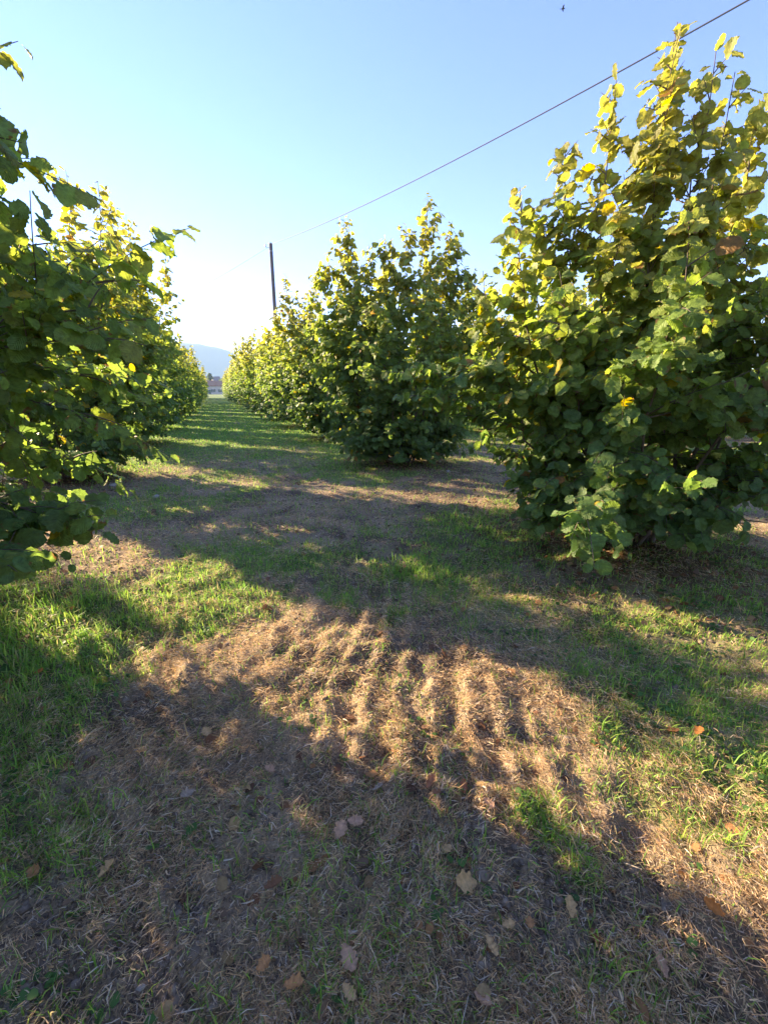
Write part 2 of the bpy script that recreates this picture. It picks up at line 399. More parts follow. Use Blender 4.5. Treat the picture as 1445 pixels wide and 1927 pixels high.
def grow(seed, tips, kind, radius=1.8, nb=30, leaf=0.085, extra=(), yellow=0.0, dens=1.0, low=.85, texp=.7, zmin=.26):
    """one hazel bush in local coordinates, z=0 at its foot. tips: list of (x,y,z)"""
    rng = np.random.RandomState(seed)
    stems, twigs = [], []; segs = []
    H = max(t[2] for t in tips)
    for T in tips:
        T = np.array(T, float); a = math.atan2(T[1], T[0]) + rng.uniform(-.5, .5)
        B = np.array([math.cos(a), math.sin(a), 0]) * rng.uniform(.05, .24); B[2] = -.06
        Cc = np.array([T[0] * rng.uniform(.7, 1.0), T[1] * rng.uniform(.7, 1.0), T[2] * rng.uniform(.38, .5)])
        t = np.linspace(0, 1, 14)[:, None]
        p = (1 - t) ** 2 * B + 2 * (1 - t) * t * Cc + t * t * T
        p[1:-1] += rng.normal(0, .022, (12, 3))
        r = (.028 * (T[2] / 4.5)) * (1 - t[:, 0]) ** 1.3 + .0028
        stems.append((p, r))
        def sp(u):
            k = u * 13; i = min(int(k), 12); f = k - i; return p[i] * (1 - f) + p[i + 1] * f
        nbr = int(nb * 1.25 * T[2] / 4.2)
        for q in range(nbr):
            u = .07 + .90 * (q + rng.rand()) / nbr
            p0 = sp(u); hrel = p0[2] / H
            outa = math.atan2(p0[1], p0[0]) + rng.normal(0, 1.05)
            el = R(rng.uniform(2, 40) + 28 * hrel)
            L = (radius * .52 * (1 - max(0, u - .35) / .65) ** texp * rng.uniform(.45, 1.15) + .13)
            if p0[2] < .9: L *= rng.uniform(.8, 1.35) * low; el = R(rng.uniform(-8, 28))
            d = np.array([math.cos(outa) * math.cos(el), math.sin(outa) * math.cos(el), math.sin(el)])
            segs.append((p0, d, L, .22 if hrel < .5 else .12, .006))
        # leader shoot
        segs.append((sp(.84), (T - sp(.84)) / np.linalg.norm(T - sp(.84)), np.linalg.norm(T - sp(.84)), 0.0, 0.0))
        segs.append((sp(.6), (sp(.86) - sp(.6)) / np.linalg.norm(sp(.86) - sp(.6)), np.linalg.norm(sp(.86) - sp(.6)), 0.0, 0.0))
    for (p0, p1) in extra:       # long individual boughs seen in the photograph
        p0 = np.array(p0, float); p1 = np.array(p1, float); d = p1 - p0; L = np.linalg.norm(d)
        segs.append((p0, d / L, L, .16, .008))
        for w in np.linspace(.35, .97, 8):
            dd = d / L + rng.normal(0, .34, 3); dd /= np.linalg.norm(dd)
            segs.append((p0 + d * w + np.array([0, 0, -.16 * L * w * w]), dd, rng.uniform(.12, .26), .15, .004))
    full = []
    for (p0, d, L, dr, rad) in segs:
        full.append((p0, d, L, dr, rad))
        if rad > .005 and L > .35:
            for w in (.3, .5, .68, .85):
                if rng.rand() < .85:
                    dd = d + rng.normal(0, .62, 3); dd /= np.linalg.norm(dd)
                    full.append((p0 + d * L * w + np.array([0, 0, -dr * L * w * w]), dd, L * rng.uniform(.28, .5), dr, .0035))
    P, D, N, S, Hh = [], [], [], [], []
    for (p0, d, L, dr, rad) in full:
        n = 5; t = np.linspace(0, 1, n)[:, None]
        pts = p0 + d * L * t + np.array([0, 0, -dr * L]) * t * t
        pts[:, 2] = np.maximum(pts[:, 2], zmin)
        if rad > 0: twigs.append((pts, np.linspace(rad, .0015, n)))
        m = max(2, int(L / .045 * dens)); uu = (np.arange(m) + rng.rand(m)) / m
        uu = .12 + .88 * uu
        pp = p0 + d * L * uu[:, None] + np.array([0, 0, -dr * L]) * uu[:, None] ** 2
        side = np.cross(d, [0, 0, 1.]);
        if np.linalg.norm(side) < .3: side = np.array([math.cos(seed + L * 90), math.sin(seed + L * 90), 0])
        side /= np.linalg.norm(side)
        sg = np.where(np.arange(m) % 2, 1, -1)[:, None]
        dirs = d * rng.uniform(.1, .7, (m, 1)) + side * sg * rng.uniform(.4, 1., (m, 1)) + rng.normal(0, .38, (m, 3)) + np.array([0, 0, -.45])
        dirs /= np.linalg.norm(dirs, axis=1, keepdims=True)
        pp = pp + dirs * .018
        out = pp * np.array([1, 1, 0]); out /= np.maximum(np.linalg.norm(out, axis=1, keepdims=True), .3)
        nn = out * .75 + np.array([0, 0, .75]) + rng.normal(0, .42, (m, 3))
        P.append(pp); D.append(dirs); N.append(nn)
        s = (.48 + .85 * rng.beta(2.2, 1.8, m)) * leaf * (1.0 - .22 * (uu > .86))
        S.append(s); Hh.append(pp[:, 2])
    P = np.concatenate(P); D = np.concatenate(D); N = np.concatenate(N); S = np.concatenate(S); Hh = np.concatenate(Hh)
    keep = P[:, 2] > zmin - .05
    P, D, N, S, Hh = P[keep], D[keep], N[keep], S[keep], Hh[keep]
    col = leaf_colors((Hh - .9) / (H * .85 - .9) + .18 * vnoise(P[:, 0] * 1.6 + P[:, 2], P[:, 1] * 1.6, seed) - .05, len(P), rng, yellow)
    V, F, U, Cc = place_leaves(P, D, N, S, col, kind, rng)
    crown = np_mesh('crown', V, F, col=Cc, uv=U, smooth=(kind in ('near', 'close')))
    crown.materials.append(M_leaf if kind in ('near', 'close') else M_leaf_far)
    stem_me = []
    for st in stems:
        a, b = tubes([st], 7 if kind == 'close' else 5); me = np_mesh('stem', a, b, smooth=True); me.materials.append(M_bark); stem_me.append(me)
    a, b = tubes(twigs, 4 if kind == 'close' else 3); tw = np_mesh('twigs', a, b, smooth=True); tw.materials.append(M_bark)
    print('bush', seed, kind, 'leaves', len(P), 'faces', len(F))
    return crown, stem_me, tw, stems

def merge_stems(stems):
    a, b = tubes(stems, 5); me = np_mesh('trunk', a, b, smooth=True); me.materials.append(M_bark); return me

def zz(x, y): return float(ground_z(np.array([float(x)]), np.array([float(y)]))[0])

def plant(data, x, y, rz, label, group, scale=1.0, single_trunk=None):
    crown, stem_me, tw = data[0], data[1], data[2]
    t = empty('hazel_tree', (x, y, zz(x, y))); t.rotation_euler.z = rz; t.scale = (scale,) * 3
    tag(t, label, 'tree', group)
    mobj('crown', crown, None, t)
    if single_trunk is not None: mobj('trunk', single_trunk, None, t)
    else:
        for me in stem_me: mobj('stem', me, None, t)
        mobj('twigs', tw, None, t)
    return t

def rel(pts, c): return [(p[0] - c[0], p[1] - c[1], p[2]) for p in pts]
def ring(n, r, h, seed, jz=.35):
    g = np.random.RandomState(seed); o = []
    for k in range(n):
        a = 2 * math.pi * k / n + g.uniform(-.3, .3); rr = r * g.uniform(.55, 1.1)
        o.append((rr * math.cos(a), rr * math.sin(a), h * g.uniform(1 - jz, 1.0)))
    return o

GR = 'hazel bushes in the right-hand row'; GL = 'hazel bushes in the left-hand row'
# nearest right-hand bush
c1 = (3.75, 3.0)
tips = rel([(3.54, 3.09, 4.12), (3.21, 3.29, 3.82), (3.88, 2.82, 3.74), (4.25, 2.82, 3.66), (2.96, 3.52, 3.45), (2.62, 3.63, 3.12), (3.3, 2.85, 3.8), (2.3, 3.63, 2.45), (3.62, 2.8, 3.8), (4.9, 2.6, 3.6)], c1)
tips += [(-.9, -.8, 2.5), (.2, -1.0, 2.7), (1.0, .8, 2.9), (.4, 1.1, 2.9), (-.6, 1.0, 2.7), (1.2, -.3, 2.9), (-1.25, -.1, 2.3)]
R1 = grow(1, tips, 'close', radius=1.55, nb=32, leaf=.103, yellow=.08, dens=1.12, low=.8, texp=1.1, zmin=.34,
          extra=[((-.9, .5, 1.5), (-1.95, .95, 1.72)), ((-.9, .6, 1.4), (-1.8, 1.0, 1.5)), ((-.7, -.5, .75), (-1.6, -.9, .75)), ((-.5, -.3, .6), (-1.2, -.6, .42))])
plant(R1, c1[0], c1[1], 0, 'large sunlit hazel bush nearest the camera on the right, bough reaching over the path', GR)
c2 = (3.72, 8.6)
tips = rel([(4.05, 8.39, 5.0), (2.68, 8.96, 4.66), (3.71, 8.58, 4.5), (4.48, 8.21, 4.55), (3.44, 8.69, 4.3), (3.05, 8.82, 4.2), (4.77, 8.04, 3.66), (2.3, 9.0, 3.9), (2.05, 9.1, 3.3)], c2)
tips += [(-.9, -.8, 3.0), (0, -1.1, 3.3), (.9, .9, 3.9), (0, 1.2, 4.1), (1.3, .1, 3.6), (-1.1, -.1, 3.2)]
R2 = grow(2, tips, 'near', radius=1.6, nb=35, low=.85, texp=.6, zmin=.25, leaf=.104, dens=1.2, extra=[])
plant(R2, c2[0], c2[1], 0, 'second hazel bush of the right-hand row, two pointed peaks and brown litter at its foot', GR)
c3 = (3.72, 14.0)
tips = rel([(2.3, 14.2, 4.8), (3.2, 14.0, 4.9), (2.6, 14.15, 4.4), (1.95, 14.2, 3.9), (3.86, 13.87, 4.6)], c3) + ring(10, 1.4, 4.6, 33)
R3 = grow(3, tips, 'mid', radius=1.75, nb=30, leaf=.105, dens=1, yellow=.04, texp=.8)
plant(R3, c3[0], c3[1], 0, 'third hazel bush of the right-hand row, single thin spire on its left side', GR)

# nearest left-hand bushes
l0 = (-2.6, 3.5)
tips = [(x_, y_ * .9 - .12, z_) for x_, y_, z_ in ring(12, 1.15, 4.1, 44, .25)] + rel([(-1.5, 3.2, 3.6), (-1.4, 3.6, 3.3)], l0) + [(.1, -.1, 4.5)]
ex = [((-1.7, 3.2, 1.7), (-.32, 2.62, 2.28)), ((-1.7, 3.1, 1.5), (-.40, 2.4, 1.98)), ((-1.7, 3.1, 1.5), (-.46, 2.5, 2.12)), ((-1.6, 3.1, .9), (-.85, 2.6, 1.0)),
      ((-1.5, 3.0, .8), (-.92, 2.2, .95)), ((-1.7, 2.9, 2.2), (-.80, 2.75, 3.05)), ((-1.7, 2.9, 2.0), (-.78, 2.6, 2.75)), ((-1.7, 2.8, 2.4), (-.84, 2.45, 3.3)), ((-1.5, 3.0, 1.0), (-.74, 2.5, 1.0)),
      ((-1.6, 2.9, 1.6), (-.85, 2.1, 2.1)), ((-1.6, 2.8, 1.2), (-.85, 2.0, 1.6)), ((-1.5, 2.8, .9), (-.9, 1.95, 1.25)),
      ((-1.6, 3.3, 1.7), (-.75, 2.9, 2.4)), ((-1.7, 3.6, 1.4), (-.6, 3.3, 1.8)), ((-1.7, 2.7, 1.9), (-.9, 2.0, 2.35)),
      ((-1.7, 3.0, 2.3), (-.85, 2.7, 2.6)), ((-1.6, 3.2, 1.5), (-.62, 2.75, 1.55)), ((-1.6, 3.4, 1.2), (-.7, 3.0, 1.25)),
      ((-1.7, 2.8, 2.3), (-.74, 2.35, 2.6)), ((-1.7, 2.7, 2.6), (-.85, 2.2, 3.2)), ((-1.6, 3.2, 1.6), (-.5, 2.7, 1.75)), ((-1.5, 2.6, .8), (-1.0, 1.95, 1.0))]
ex = [(tuple(np.array(a) - np.array([l0[0], l0[1], 0])), tuple(np.array(b) - np.array([l0[0], l0[1], 0]))) for a, b in ex]
L0 = grow(4, tips, 'close', radius=1.4, nb=21, leaf=.094, yellow=.0, extra=ex)
plant(L0, l0[0], l0[1], 0, 'hazel bush at the left edge of the photo, big backlit leaves reaching towards the camera', GL)
l1 = (-2.65, 9.1)
tips = ring(12, 1.4, 4.3, 55, .25) + rel([(-1.15, 9.94, 4.5), (-1.0, 9.96, 3.9), (-.95, 9.9, 3.2), (-1.35, 9.6, 4.6), (-1.2, 7.9, 4.25), (-1.6, 8.1, 4.4)], l1)
L1 = grow(5, tips, 'near', radius=1.5, nb=30, leaf=.10, dens=1.0)
plant(L1, l1[0], l1[1], 0, 'second hazel bush of the left-hand row, dark bare stems showing above the grass', GL)

# four more shapes, shared by the rest of the orchard
VAR = []
for s, (n_, h_) in enumerate(((14, 4.8), (15, 5.0), (13, 4.6), (14, 4.9))):
    d = grow(60 + s, ring(n_, 1.55, h_, 70 + s, .28) + [(.1, -.1, h_)], 'far', radius=1.85, nb=26, leaf=.125, dens=.8, yellow=-.02, texp=.8)
    VAR.append((d, merge_stems(d[3])))
ORD = ['first', 'second', 'third', 'fourth', 'fifth', 'sixth', 'seventh', 'eighth']
rnd = random.Random(5)
def more(x, ys, k0, row_phrase, far_phrase, group, named):
    for i, y in enumerate(ys):
        d, tr = VAR[rnd.randrange(4)]
        k = k0 + i
        label = f'{ORD[k]} hazel bush from the camera in {row_phrase}' if k < named else far_phrase
        plant(d, x + rnd.uniform(-.15, .15), y + rnd.uniform(-.2, .2), rnd.uniform(0, 6.28), label, group if k < named else far_phrase, rnd.uniform(.98, 1.06) + (.05 if x == 3.7 else 0), tr)
more(3.7, [19.5 + 5.5 * i for i in range(17)], 3, 'the right-hand row', 'small distant hazel bush in the right-hand row, beyond the seventh', GR, 7)
more(-2.65, [14.85 + 5.55 * i for i in range(18)], 2, 'the left-hand row', 'small distant hazel bush in the left-hand row, beyond the seventh', GL, 7)
for y, xx in ((-2.1, -2.65), (-7.6, -2.65), (-2.6, 3.7)):
    d, tr = VAR[rnd.randrange(4)]
    plant(d, xx, y, 1.0, 'hazel bush standing behind the camera', 'hazel bushes behind the camera', 1.0, tr)
more(-9.0, [0.5 + 5.5 * i for i in range(16)], 0, 'the next row to the left', 'hazel bush of the next row left, showing through the left-hand row', 'hazel bushes in the next row left', 0)
more(10.1, [-1.5 + 5.5 * i for i in range(14)], 0, 'the next row to the right', 'hazel bush of the next row right, showing between the right-hand bushes', 'hazel bushes in the next row right', 0)
more(16.5, [1.0 + 5.5 * i for i in range(9)], 0, '', 'hazel bush two rows behind the right-hand row', 'hazel bushes two rows right', 0)
more(-15.4, [3.0 + 5.5 * i for i in range(10)], 0, '', 'hazel bush two rows behind the left-hand row', 'hazel bushes two rows left', 0)

# ------------------------------------------------------------------ ground cover
def polar_points(n, r0, r1, power, rng, half=66):
    u = rng.rand(n)
    if abs(power - 2) < 1e-6: r = r0 * (r1 / r0) ** u
    else:
        e = 2 - power; r = (r0 ** e + u * (r1 ** e - r0 ** e)) ** (1 / e)
    a = np.radians(YAW + rng.uniform(-half, half, n))
    return r * np.sin(a), r * np.cos(a), r

def strips(base, d1, d2, side, L, W, col, taper=True):
    """bent strip: base -> base+d1*L*.5 -> +d2*L*.5"""
    n = len(base); L = L[:, None]; W = W[:, None]
    p1 = base + d1 * L * .5; p2 = p1 + d2 * L * .5
    v = np.stack([base - side * W * .5, base + side * W * .5, p1 + side * W * .45, p1 - side * W * .45, p2], 1)
    k = np.arange(n)[:, None] * 5
    Fq = k + np.array([[0, 1, 2, 3]]); Ft = k + np.array([[3, 2, 4]])
    return v.reshape(-1, 3), [Fq, Ft], np.repeat(col, 5, axis=0)

def unit(v): return v / np.maximum(np.linalg.norm(v, axis=1, keepdims=True), 1e-9)

def build_straw():
    rng = np.random.RandomState(100); n = 760000
    x, y, r = polar_points(n, .38, 16, 1.95, rng, 58)
    g = green_mask(x, y); ut = under_tree(x, y)
    cl = fbm(x, y, .22, 131, 3); br = fbm(x, y, .9, 141, 3)
    keep = rng.rand(n) < np.clip((.30 + 1.1 * sm(cl, .35, .6)) * sm(br, .26, .5) * (1 - .55 * g) * (1 - .6 * ut) + .20, 0, 1) * (1 - .5 * bare(x, y))
    x, y, r, cl = x[keep], y[keep], r[keep], cl[keep]; n = len(x)
    z = ground_z(x, y)
    # combed direction of the mown straw, with strong scatter
    a = (fbm(x, y, .55, 151, 2) * 9 + rng.normal(0, .9, n))
    el = np.abs(rng.normal(.08, .30, n))
    up = rng.rand(n) < .12; el[up] = rng.uniform(.5, 1.3, int(up.sum()))
    d1 = np.stack([np.cos(a) * np.cos(el), np.sin(a) * np.cos(el), np.sin(el)], 1)
    a2 = a + rng.normal(0, .6, n); e2 = el - rng.uniform(.0, .7, n)
    d2 = np.stack([np.cos(a2) * np.cos(e2), np.sin(a2) * np.cos(e2), np.sin(e2)], 1)
    side = unit(np.cross(d1, rng.normal(0, 1, (n, 3))))
    L = rng.gamma(2.6, .0095, n) + .008; L = np.where(rng.rand(n) < .45, L * .45, L); L *= 1 + .05 * r
    W = rng.gamma(3, .00045, n) + .0005 * (1 + .30 * r)
    base = np.stack([x, y, z + rng.rand(n) * .016 + .002 + .012 * sm(cl, .5, .7)], 1)
    pal = np.array([[.70, .45, .23], [.56, .37, .20], [.74, .56, .34], [.24, .17, .11], [.58, .41, .24], [.68, .57, .44], [.34, .30, .16]])
    col = pal[rng.randint(0, len(pal), n)] * rng.uniform(.7, 1.15, (n, 1))
    V, F, Cc = strips(base, d1, d2, side, L, W, col)
    o = mobj('dry_straw', np_mesh('dry_straw', V, F, col=Cc), M_straw)
    tag(o, 'dry mown straw lying over the path', 'straw', kind='stuff')
    print('straw', n)
build_straw()

def build_grass():
    rng = np.random.RandomState(200); n = 620000
    x, y, r = polar_points(n, .4, 60, 1.85, rng, 58)
    g = green_mask(x, y); cl = fbm(x, y, .16, 231, 3); ut = under_tree(x, y)
    keep = rng.rand(n) < np.clip((g * 1.15 + .055 + .10 * sm(y, 2.6, 4)) * (.35 + 1.2 * sm(cl, .36, .56)) * (1 - .8 * ut), 0, 1)
    x, y, r, cl, g = x[keep], y[keep], r[keep], cl[keep], g[keep]; n = len(x)
    tall = 1 + 1.0 * (blob(x, y, -1.7, 3.3, .9) + .8 * blob(x, y, 2.75, 4.3, .5) + .5 * blob(x, y, 1.5, 3.2, .4))
    z = ground_z(x, y)
    a = rng.uniform(0, 2 * np.pi, n); el = R(90) - np.abs(rng.normal(0, .55, n)); e2 = el - rng.uniform(.2, 1.1, n)
    d1 = np.stack([np.cos(a) * np.cos(el), np.sin(a) * np.cos(el), np.sin(el)], 1)
    d2 = np.stack([np.cos(a) * np.cos(e2), np.sin(a) * np.cos(e2), np.sin(e2)], 1)
    side = np.stack([-np.sin(a), np.cos(a), np.zeros(n)], 1)
    L = (rng.gamma(4, .0085, n) + .012) * tall * (1 + .02 * np.minimum(r, 20))
    W = rng.uniform(.0017, .0038, n) * (1 + .28 * r) * np.sqrt(tall)
    base = np.stack([x, y, z - .003], 1)
    pal = np.array([[.21, .41, .05], [.28, .47, .055], [.15, .30, .05], [.36, .47, .08], [.24, .35, .09]])
    col = pal[rng.randint(0, len(pal), n)] * rng.uniform(.75, 1.2, (n, 1))
    dry = rng.rand(n) < .10; col[dry] = np.array([.36, .30, .14])
    V, F, Cc = strips(base, d1, d2, side, L, W, col)
    o = mobj('grass', np_mesh('grass', V, F, col=Cc), M_grass)
    tag(o, 'patches of short green grass growing through the straw', 'grass', kind='stuff')
    print('grass', n)
build_grass()

def build_weeds():
    rng = np.random.RandomState(300); n = 26000
    x, y, r = polar_points(n, .5, 30, 1.7, rng, 60)
    g = green_mask(x, y); cl = fbm(x, y, .3, 331, 2)
    keep = rng.rand(n) < np.clip((g * .9 + .02) * sm(cl, .5, .62), 0, 1) * .6
    x, y, r = x[keep], y[keep], r[keep]
    # every weed is a rosette of small leaves
    k = 5; x = np.repeat(x, k) + rng.normal(0, .018, len(x) * k); y = np.repeat(y, k) + rng.normal(0, .018, len(y) * k); r = np.repeat(r, k); n = len(x)
    z = ground_z(x, y) + rng.uniform(.004, .03, n)
    a = rng.uniform(0, 2 * np.pi, n)
    D = np.stack([np.cos(a), np.sin(a), rng.uniform(.0, .7, n)], 1); N = np.stack([rng.normal(0, .3, n), rng.normal(0, .3, n), np.ones(n)], 1)
    S = rng.uniform(.012, .03, n) * (1 + .04 * r)
    col = np.array([[.07, .15, .035]]) * rng.uniform(.7, 1.5, (n, 1))
    V, F, U, Cc = place_leaves(np.stack([x, y, z], 1), D, N, S, col, 'far', rng)
    o = mobj('weeds', np_mesh('weeds', V, F, col=Cc), M_grass)
    tag(o, 'low round-leaved weeds among the grass', 'weeds', kind='stuff')
    print('weeds', n)
build_weeds()

def build_litter():
    rng = np.random.RandomState(400); n = 100000
    x, y, r = polar_points(n, .5, 24, 1.25, rng, 60)
    ut = under_tree(x, y)
    keep = rng.rand(n) < np.clip(ut ** 1.2 * .9 + .02, 0, 1)
    x, y, r = x[keep], y[keep], r[keep]; n = len(x)
    z = ground_z(x, y) + rng.uniform(.004, .022, n)
    a = rng.uniform(0, 2 * np.pi, n)
    D = np.stack([np.cos(a), np.sin(a), rng.normal(0, .3, n)], 1); N = np.stack([rng.normal(0, .45, n), rng.normal(0, .45, n), np.ones(n)], 1)
    S = rng.uniform(.022, .06, n)
    pal = np.array([[.22, .10, .045], [.30, .15, .06], [.14, .07, .04], [.36, .24, .11], [.19, .12, .07]])
    col = pal[rng.randint(0, len(pal), n)] * rng.uniform(.7, 1.2, (n, 1))
    V, F, U, Cc = place_leaves(np.stack([x, y, z], 1), D, N, S, col, 'mid', rng)
    o = mobj('leaf_litter', np_mesh('leaf_litter', V, F, col=Cc), M_dead)
    tag(o, 'brown leaf litter around the feet of the bushes', 'leaf litter', kind='stuff')
    print('litter', n)
build_litter()

def build_clods():
    rng = np.random.RandomState(500); n = 60000
    x, y, r = polar_points(n, .4, 12, 1.8, rng, 58)
    cl = fbm(x, y, .5, 531, 3); keep = rng.rand(n) < np.clip(sm(cl, .45, .6) + bare(x, y), 0, 1) * (1 - .7 * green_mask(x, y)) + .05
    x, y, r = x[keep], y[keep], r[keep]; n = len(x)
    bm = bmesh.new(); bmesh.ops.create_icosphere(bm, subdivisions=1, radius=1.0)
    tv = np.array([v.co[:] for v in bm.verts]); tf = np.array([[v.index for v in f.verts] for f in bm.faces]); bm.free()
    s = np.minimum(rng.gamma(1.6, .0030, n) + .002, .017) * (1 + .05 * r)
    sq = np.stack([rng.uniform(.7, 1.4, n), rng.uniform(.7, 1.4, n), rng.uniform(.45, .9, n)], 1)
    bumps = rng.uniform(.60, 1.35, (n, len(tv), 1))
    v = tv[None] * bumps * s[:, None, None] * sq[:, None, :] + np.stack([x, y, ground_z(x, y) + s * .1], 1)[:, None, :]
    f = tf[None] + (np.arange(n) * len(tv))[:, None, None]
    col = np.array([[.20, .155, .115]]) * rng.uniform(.6, 1.3, (n, 1))
    o = mobj('soil_clods', np_mesh('soil_clods', v.reshape(-1, 3), f.reshape(-1, 3), col=np.repeat(col, len(tv), 0)), M_clod)
    tag(o, 'small crumbs of grey brown soil on the path', 'soil', kind='stuff')
build_clods()

# ------------------------------------------------------------------ fallen leaves, one object each
def oak_leaf(seed, length, width, curl, col, lobes=4):
    rng = np.random.RandomState(seed); n = 26; t = np.linspace(0, 1, n)
    env = np.sin(np.pi * np.clip(t * .96 + .02, 0, 1) ** .8) ** .8
    V = []; Cc = []
    for i in range(n):
        for s in (-1, -.55, 0, .55, 1):
            lob = 1 - .38 * (.5 - .5 * math.cos(2 * math.pi * lobes * t[i] + (.5 if s > 0 else 0)))
            w = env[i] * width * .5 * (lob if abs(s) == 1 else min(1, lob + .1)) + .002
            xx = w * s
            z = curl * (xx / width * 2) ** 2 * width * .5 + curl * .5 * (t[i] - .5) ** 2 * length * 1.4 + rng.normal(0, .0012)
            V.append((xx, (t[i] - .5) * length, z))
            Cc.append(np.array(col) * (1.12 if s == 0 else rng.uniform(.82, 1.05)))
    F = []
    for i in range(n - 1):
        for k in range(4): F.append((i * 5 + k, i * 5 + k + 1, (i + 1) * 5 + k + 1, (i + 1) * 5 + k))
    V = np.array(V); me = np_mesh('fallen_leaf', V, np.array(F), col=np.array(Cc), smooth=True); me.materials.append(M_dead)
    # petiole
    return me
def petiole(length, curl):
    pts = np.array([[0, -length * .5 - k * .007, curl * .175 * length + .0015 * k] for k in range(5)]); a, b = tubes([(pts, np.full(5, .0011))], 4)
    me = np_mesh('leaf_stalk', a, b, col=np.tile(np.array([[.22, .13, .07]]), (len(a), 1)), smooth=True); me.materials.append(M_dead); return me

OC = (.50, .25, .10); PK = (.52, .31, .19); TN = (.58, .37, .17); OR = (.50, .20, .05); GY = (.38, .29, .21); BR = (.24, .12, .06)
# x, y, length, width, curl, rot, colour, tilt, label
FL = [
 (-0.18, 1.86, .085, .070, .45, 20, TN, .25, 'tan lobed leaf lying alone on shaded straw left of the sunlit patch'),
 (0.46, 1.28, .065, .045, .5, 80, GY, .4, 'pale grey leaf standing on edge in the middle of the shaded straw'),
 (0.27, 1.14, .085, .065, .35, 140, PK, .2, 'star-shaped pinkish leaf, the left one of an overlapping pair'),
 (0.33, 1.16, .080, .060, .3, 60, PK, .1, 'star-shaped pinkish leaf, the right one of an overlapping pair'),
 (1.27, 0.53, .080, .050, .8, 200, OR, .5, 'curled orange leaf near the right edge of the photo'),
 (0.86, 0.68, .075, .050, .5, 150, TN, .3, 'tan folded leaf in the lower right quarter, pointing down'),
 (0.20, 0.80, .095, .062, .25, 10, PK, .15, 'largest pale pink leaf near the bottom middle of the photo'),
 (0.05, 0.80, .075, .060, .5, 60, OC, .3, 'brown lobed leaf left of the largest pale pink leaf'),
 (-0.02, 0.87, .055, .045, .4, 110, OC, .2, 'small orange-brown leaf above and left of the brown lobed leaf'),
 (0.18, 0.73, .060, .040, .3, 30, TN, .3, 'tan narrow leaf just below the largest pale pink leaf'),
 (0.60, 0.85, .105, .085, .5, 250, TN, .5, 'big tan leaf catching the sun on the lowest sunlit tuft'),
 (0.60, 0.97, .060, .050, .4, 300, TN, .1, 'tan lobed leaf in shade just above the lowest sunlit tuft'),
 (0.81, 1.04, .065, .045, .6, 20, PK, .3, 'pinkish leaf with a long stalk on shaded grass right of centre'),
 (0.66, 0.71, .050, .036, .3, 70, TN, .1, 'small oval tan leaf, left of a pair in the lower right'),
 (0.72, 0.69, .050, .036, .4, 330, OC, .2, 'small oval brownish leaf, right of a pair in the lower right'),
 (0.58, 0.68, .070, .030, .2, 5, TN, .2, 'long narrow yellow-tan leaf standing upright near the bottom'),
 (1.92, 1.02, .075, .055, .5, 100, OR, .2, 'bright orange leaf on sunlit grass near the right edge'),
 (1.13, 1.98, .090, .060, .8, 200, BR, .7, 'reddish brown crumpled leaf at the top of the sunlit straw patch'),
 (0.07, 1.52, .065, .050, .5, 40, PK, .3, 'pale leaf at the left end of the sunlit straw tufts'),
 (-0.24, 1.50, .075, .060, .4, 300, GY, .2, 'grey leaf sunk in dark straw left of centre'),
 (-1.05, 2.63, .065, .050, .5, 80, OR, .3, 'orange leaf on tall grass at the left edge'),
 (-1.10, 3.45, .060, .050, .5, 10, OR, .3, 'orange leaf in sunlit tall grass under the left bush'),
 (-0.47, 1.30, .075, .055, .9, 120, TN, .3, 'curled tan leaf in the dark lower left'),
 (-0.70, 1.40, .085, .055, .9, 60, OC, .5, 'brown curled leaf at the left in front of a green tuft'),
 (0.03, 1.06, .080, .045, 1.3, 95, BR, .1, 'rolled brown leaf like a tube in the lower left'),
 (0.50, 0.60, .070, .045, .5, 20, PK, .3, 'pinkish leaf at the bottom edge right of centre'),
 (0.98, 0.48, .070, .045, .6, 160, PK, .3, 'pink-brown leaf in the bottom right corner'),
 (0.13, 0.66, .065, .050, .5, 200, OC, .3, 'brown leaf cut by the bottom edge near the middle'),
 (0.78, 1.16, .075, .040, 1.0, 150, (.42, .17, .08), .2, 'rust red curled leaf beside the right-hand sunlit tuft'),
 (0.66, 1.22, .085, .040, 1.0, 130, (.40, .18, .09), .2, 'rust red strip-like leaf on the lower part of the sunlit straw'),
]
for i, (x, y, L_, W_, cu, rot, col, tilt, label) in enumerate(FL):
    L_ *= .72; W_ *= .72
    t = empty('fallen_leaf', (x, y, zz(x, y) + .034))
    t.rotation_euler = (tilt * math.cos(i * 2.1) - .15, tilt * math.sin(i * 2.1), R(rot))
    tag(t, label, 'leaf', 'fallen leaves on the path')
    mobj('blade', oak_leaf(700 + i, L_, W_, cu * .8, col, 3 if i % 3 else 4), None, t)
    mobj('leaf_stalk', petiole(L_, cu * .8), None, t)

# ------------------------------------------------------------------ a few stones
M_stone = plain('pale_stone', (.34, .31, .27), .85, .35, 30)
def stone(x, y, s, seed, label):
    rng = np.random.RandomState(seed); bm = bmesh.new(); bmesh.ops.create_icosphere(bm, subdivisions=3, radius=s)
    a = rng.normal(0, 1, (6, 3))
    for v in bm.verts:
        d = np.array(v.co) / s; k = 1 + .12 * sum(math.sin(2.2 * float(d @ q) + j) for j, q in enumerate(a)) / 2
        v.co = Vector((d[0] * 1.25 * k * s, d[1] * .85 * k * s, d[2] * .55 * k * s))
    me = bpy.data.meshes.new('stone'); bm.to_mesh(me); bm.free()
    for p in me.polygons: p.use_smooth = True
    o = mobj('stone', me, M_stone); o.location = (x, y, zz(x, y) + s * .25); o.rotation_euler.z = seed
    tag(o, label, 'stone')
stone(-1.72, 8.3, .06, 1, 'flat whitish stone on shaded grass below the left bushes')
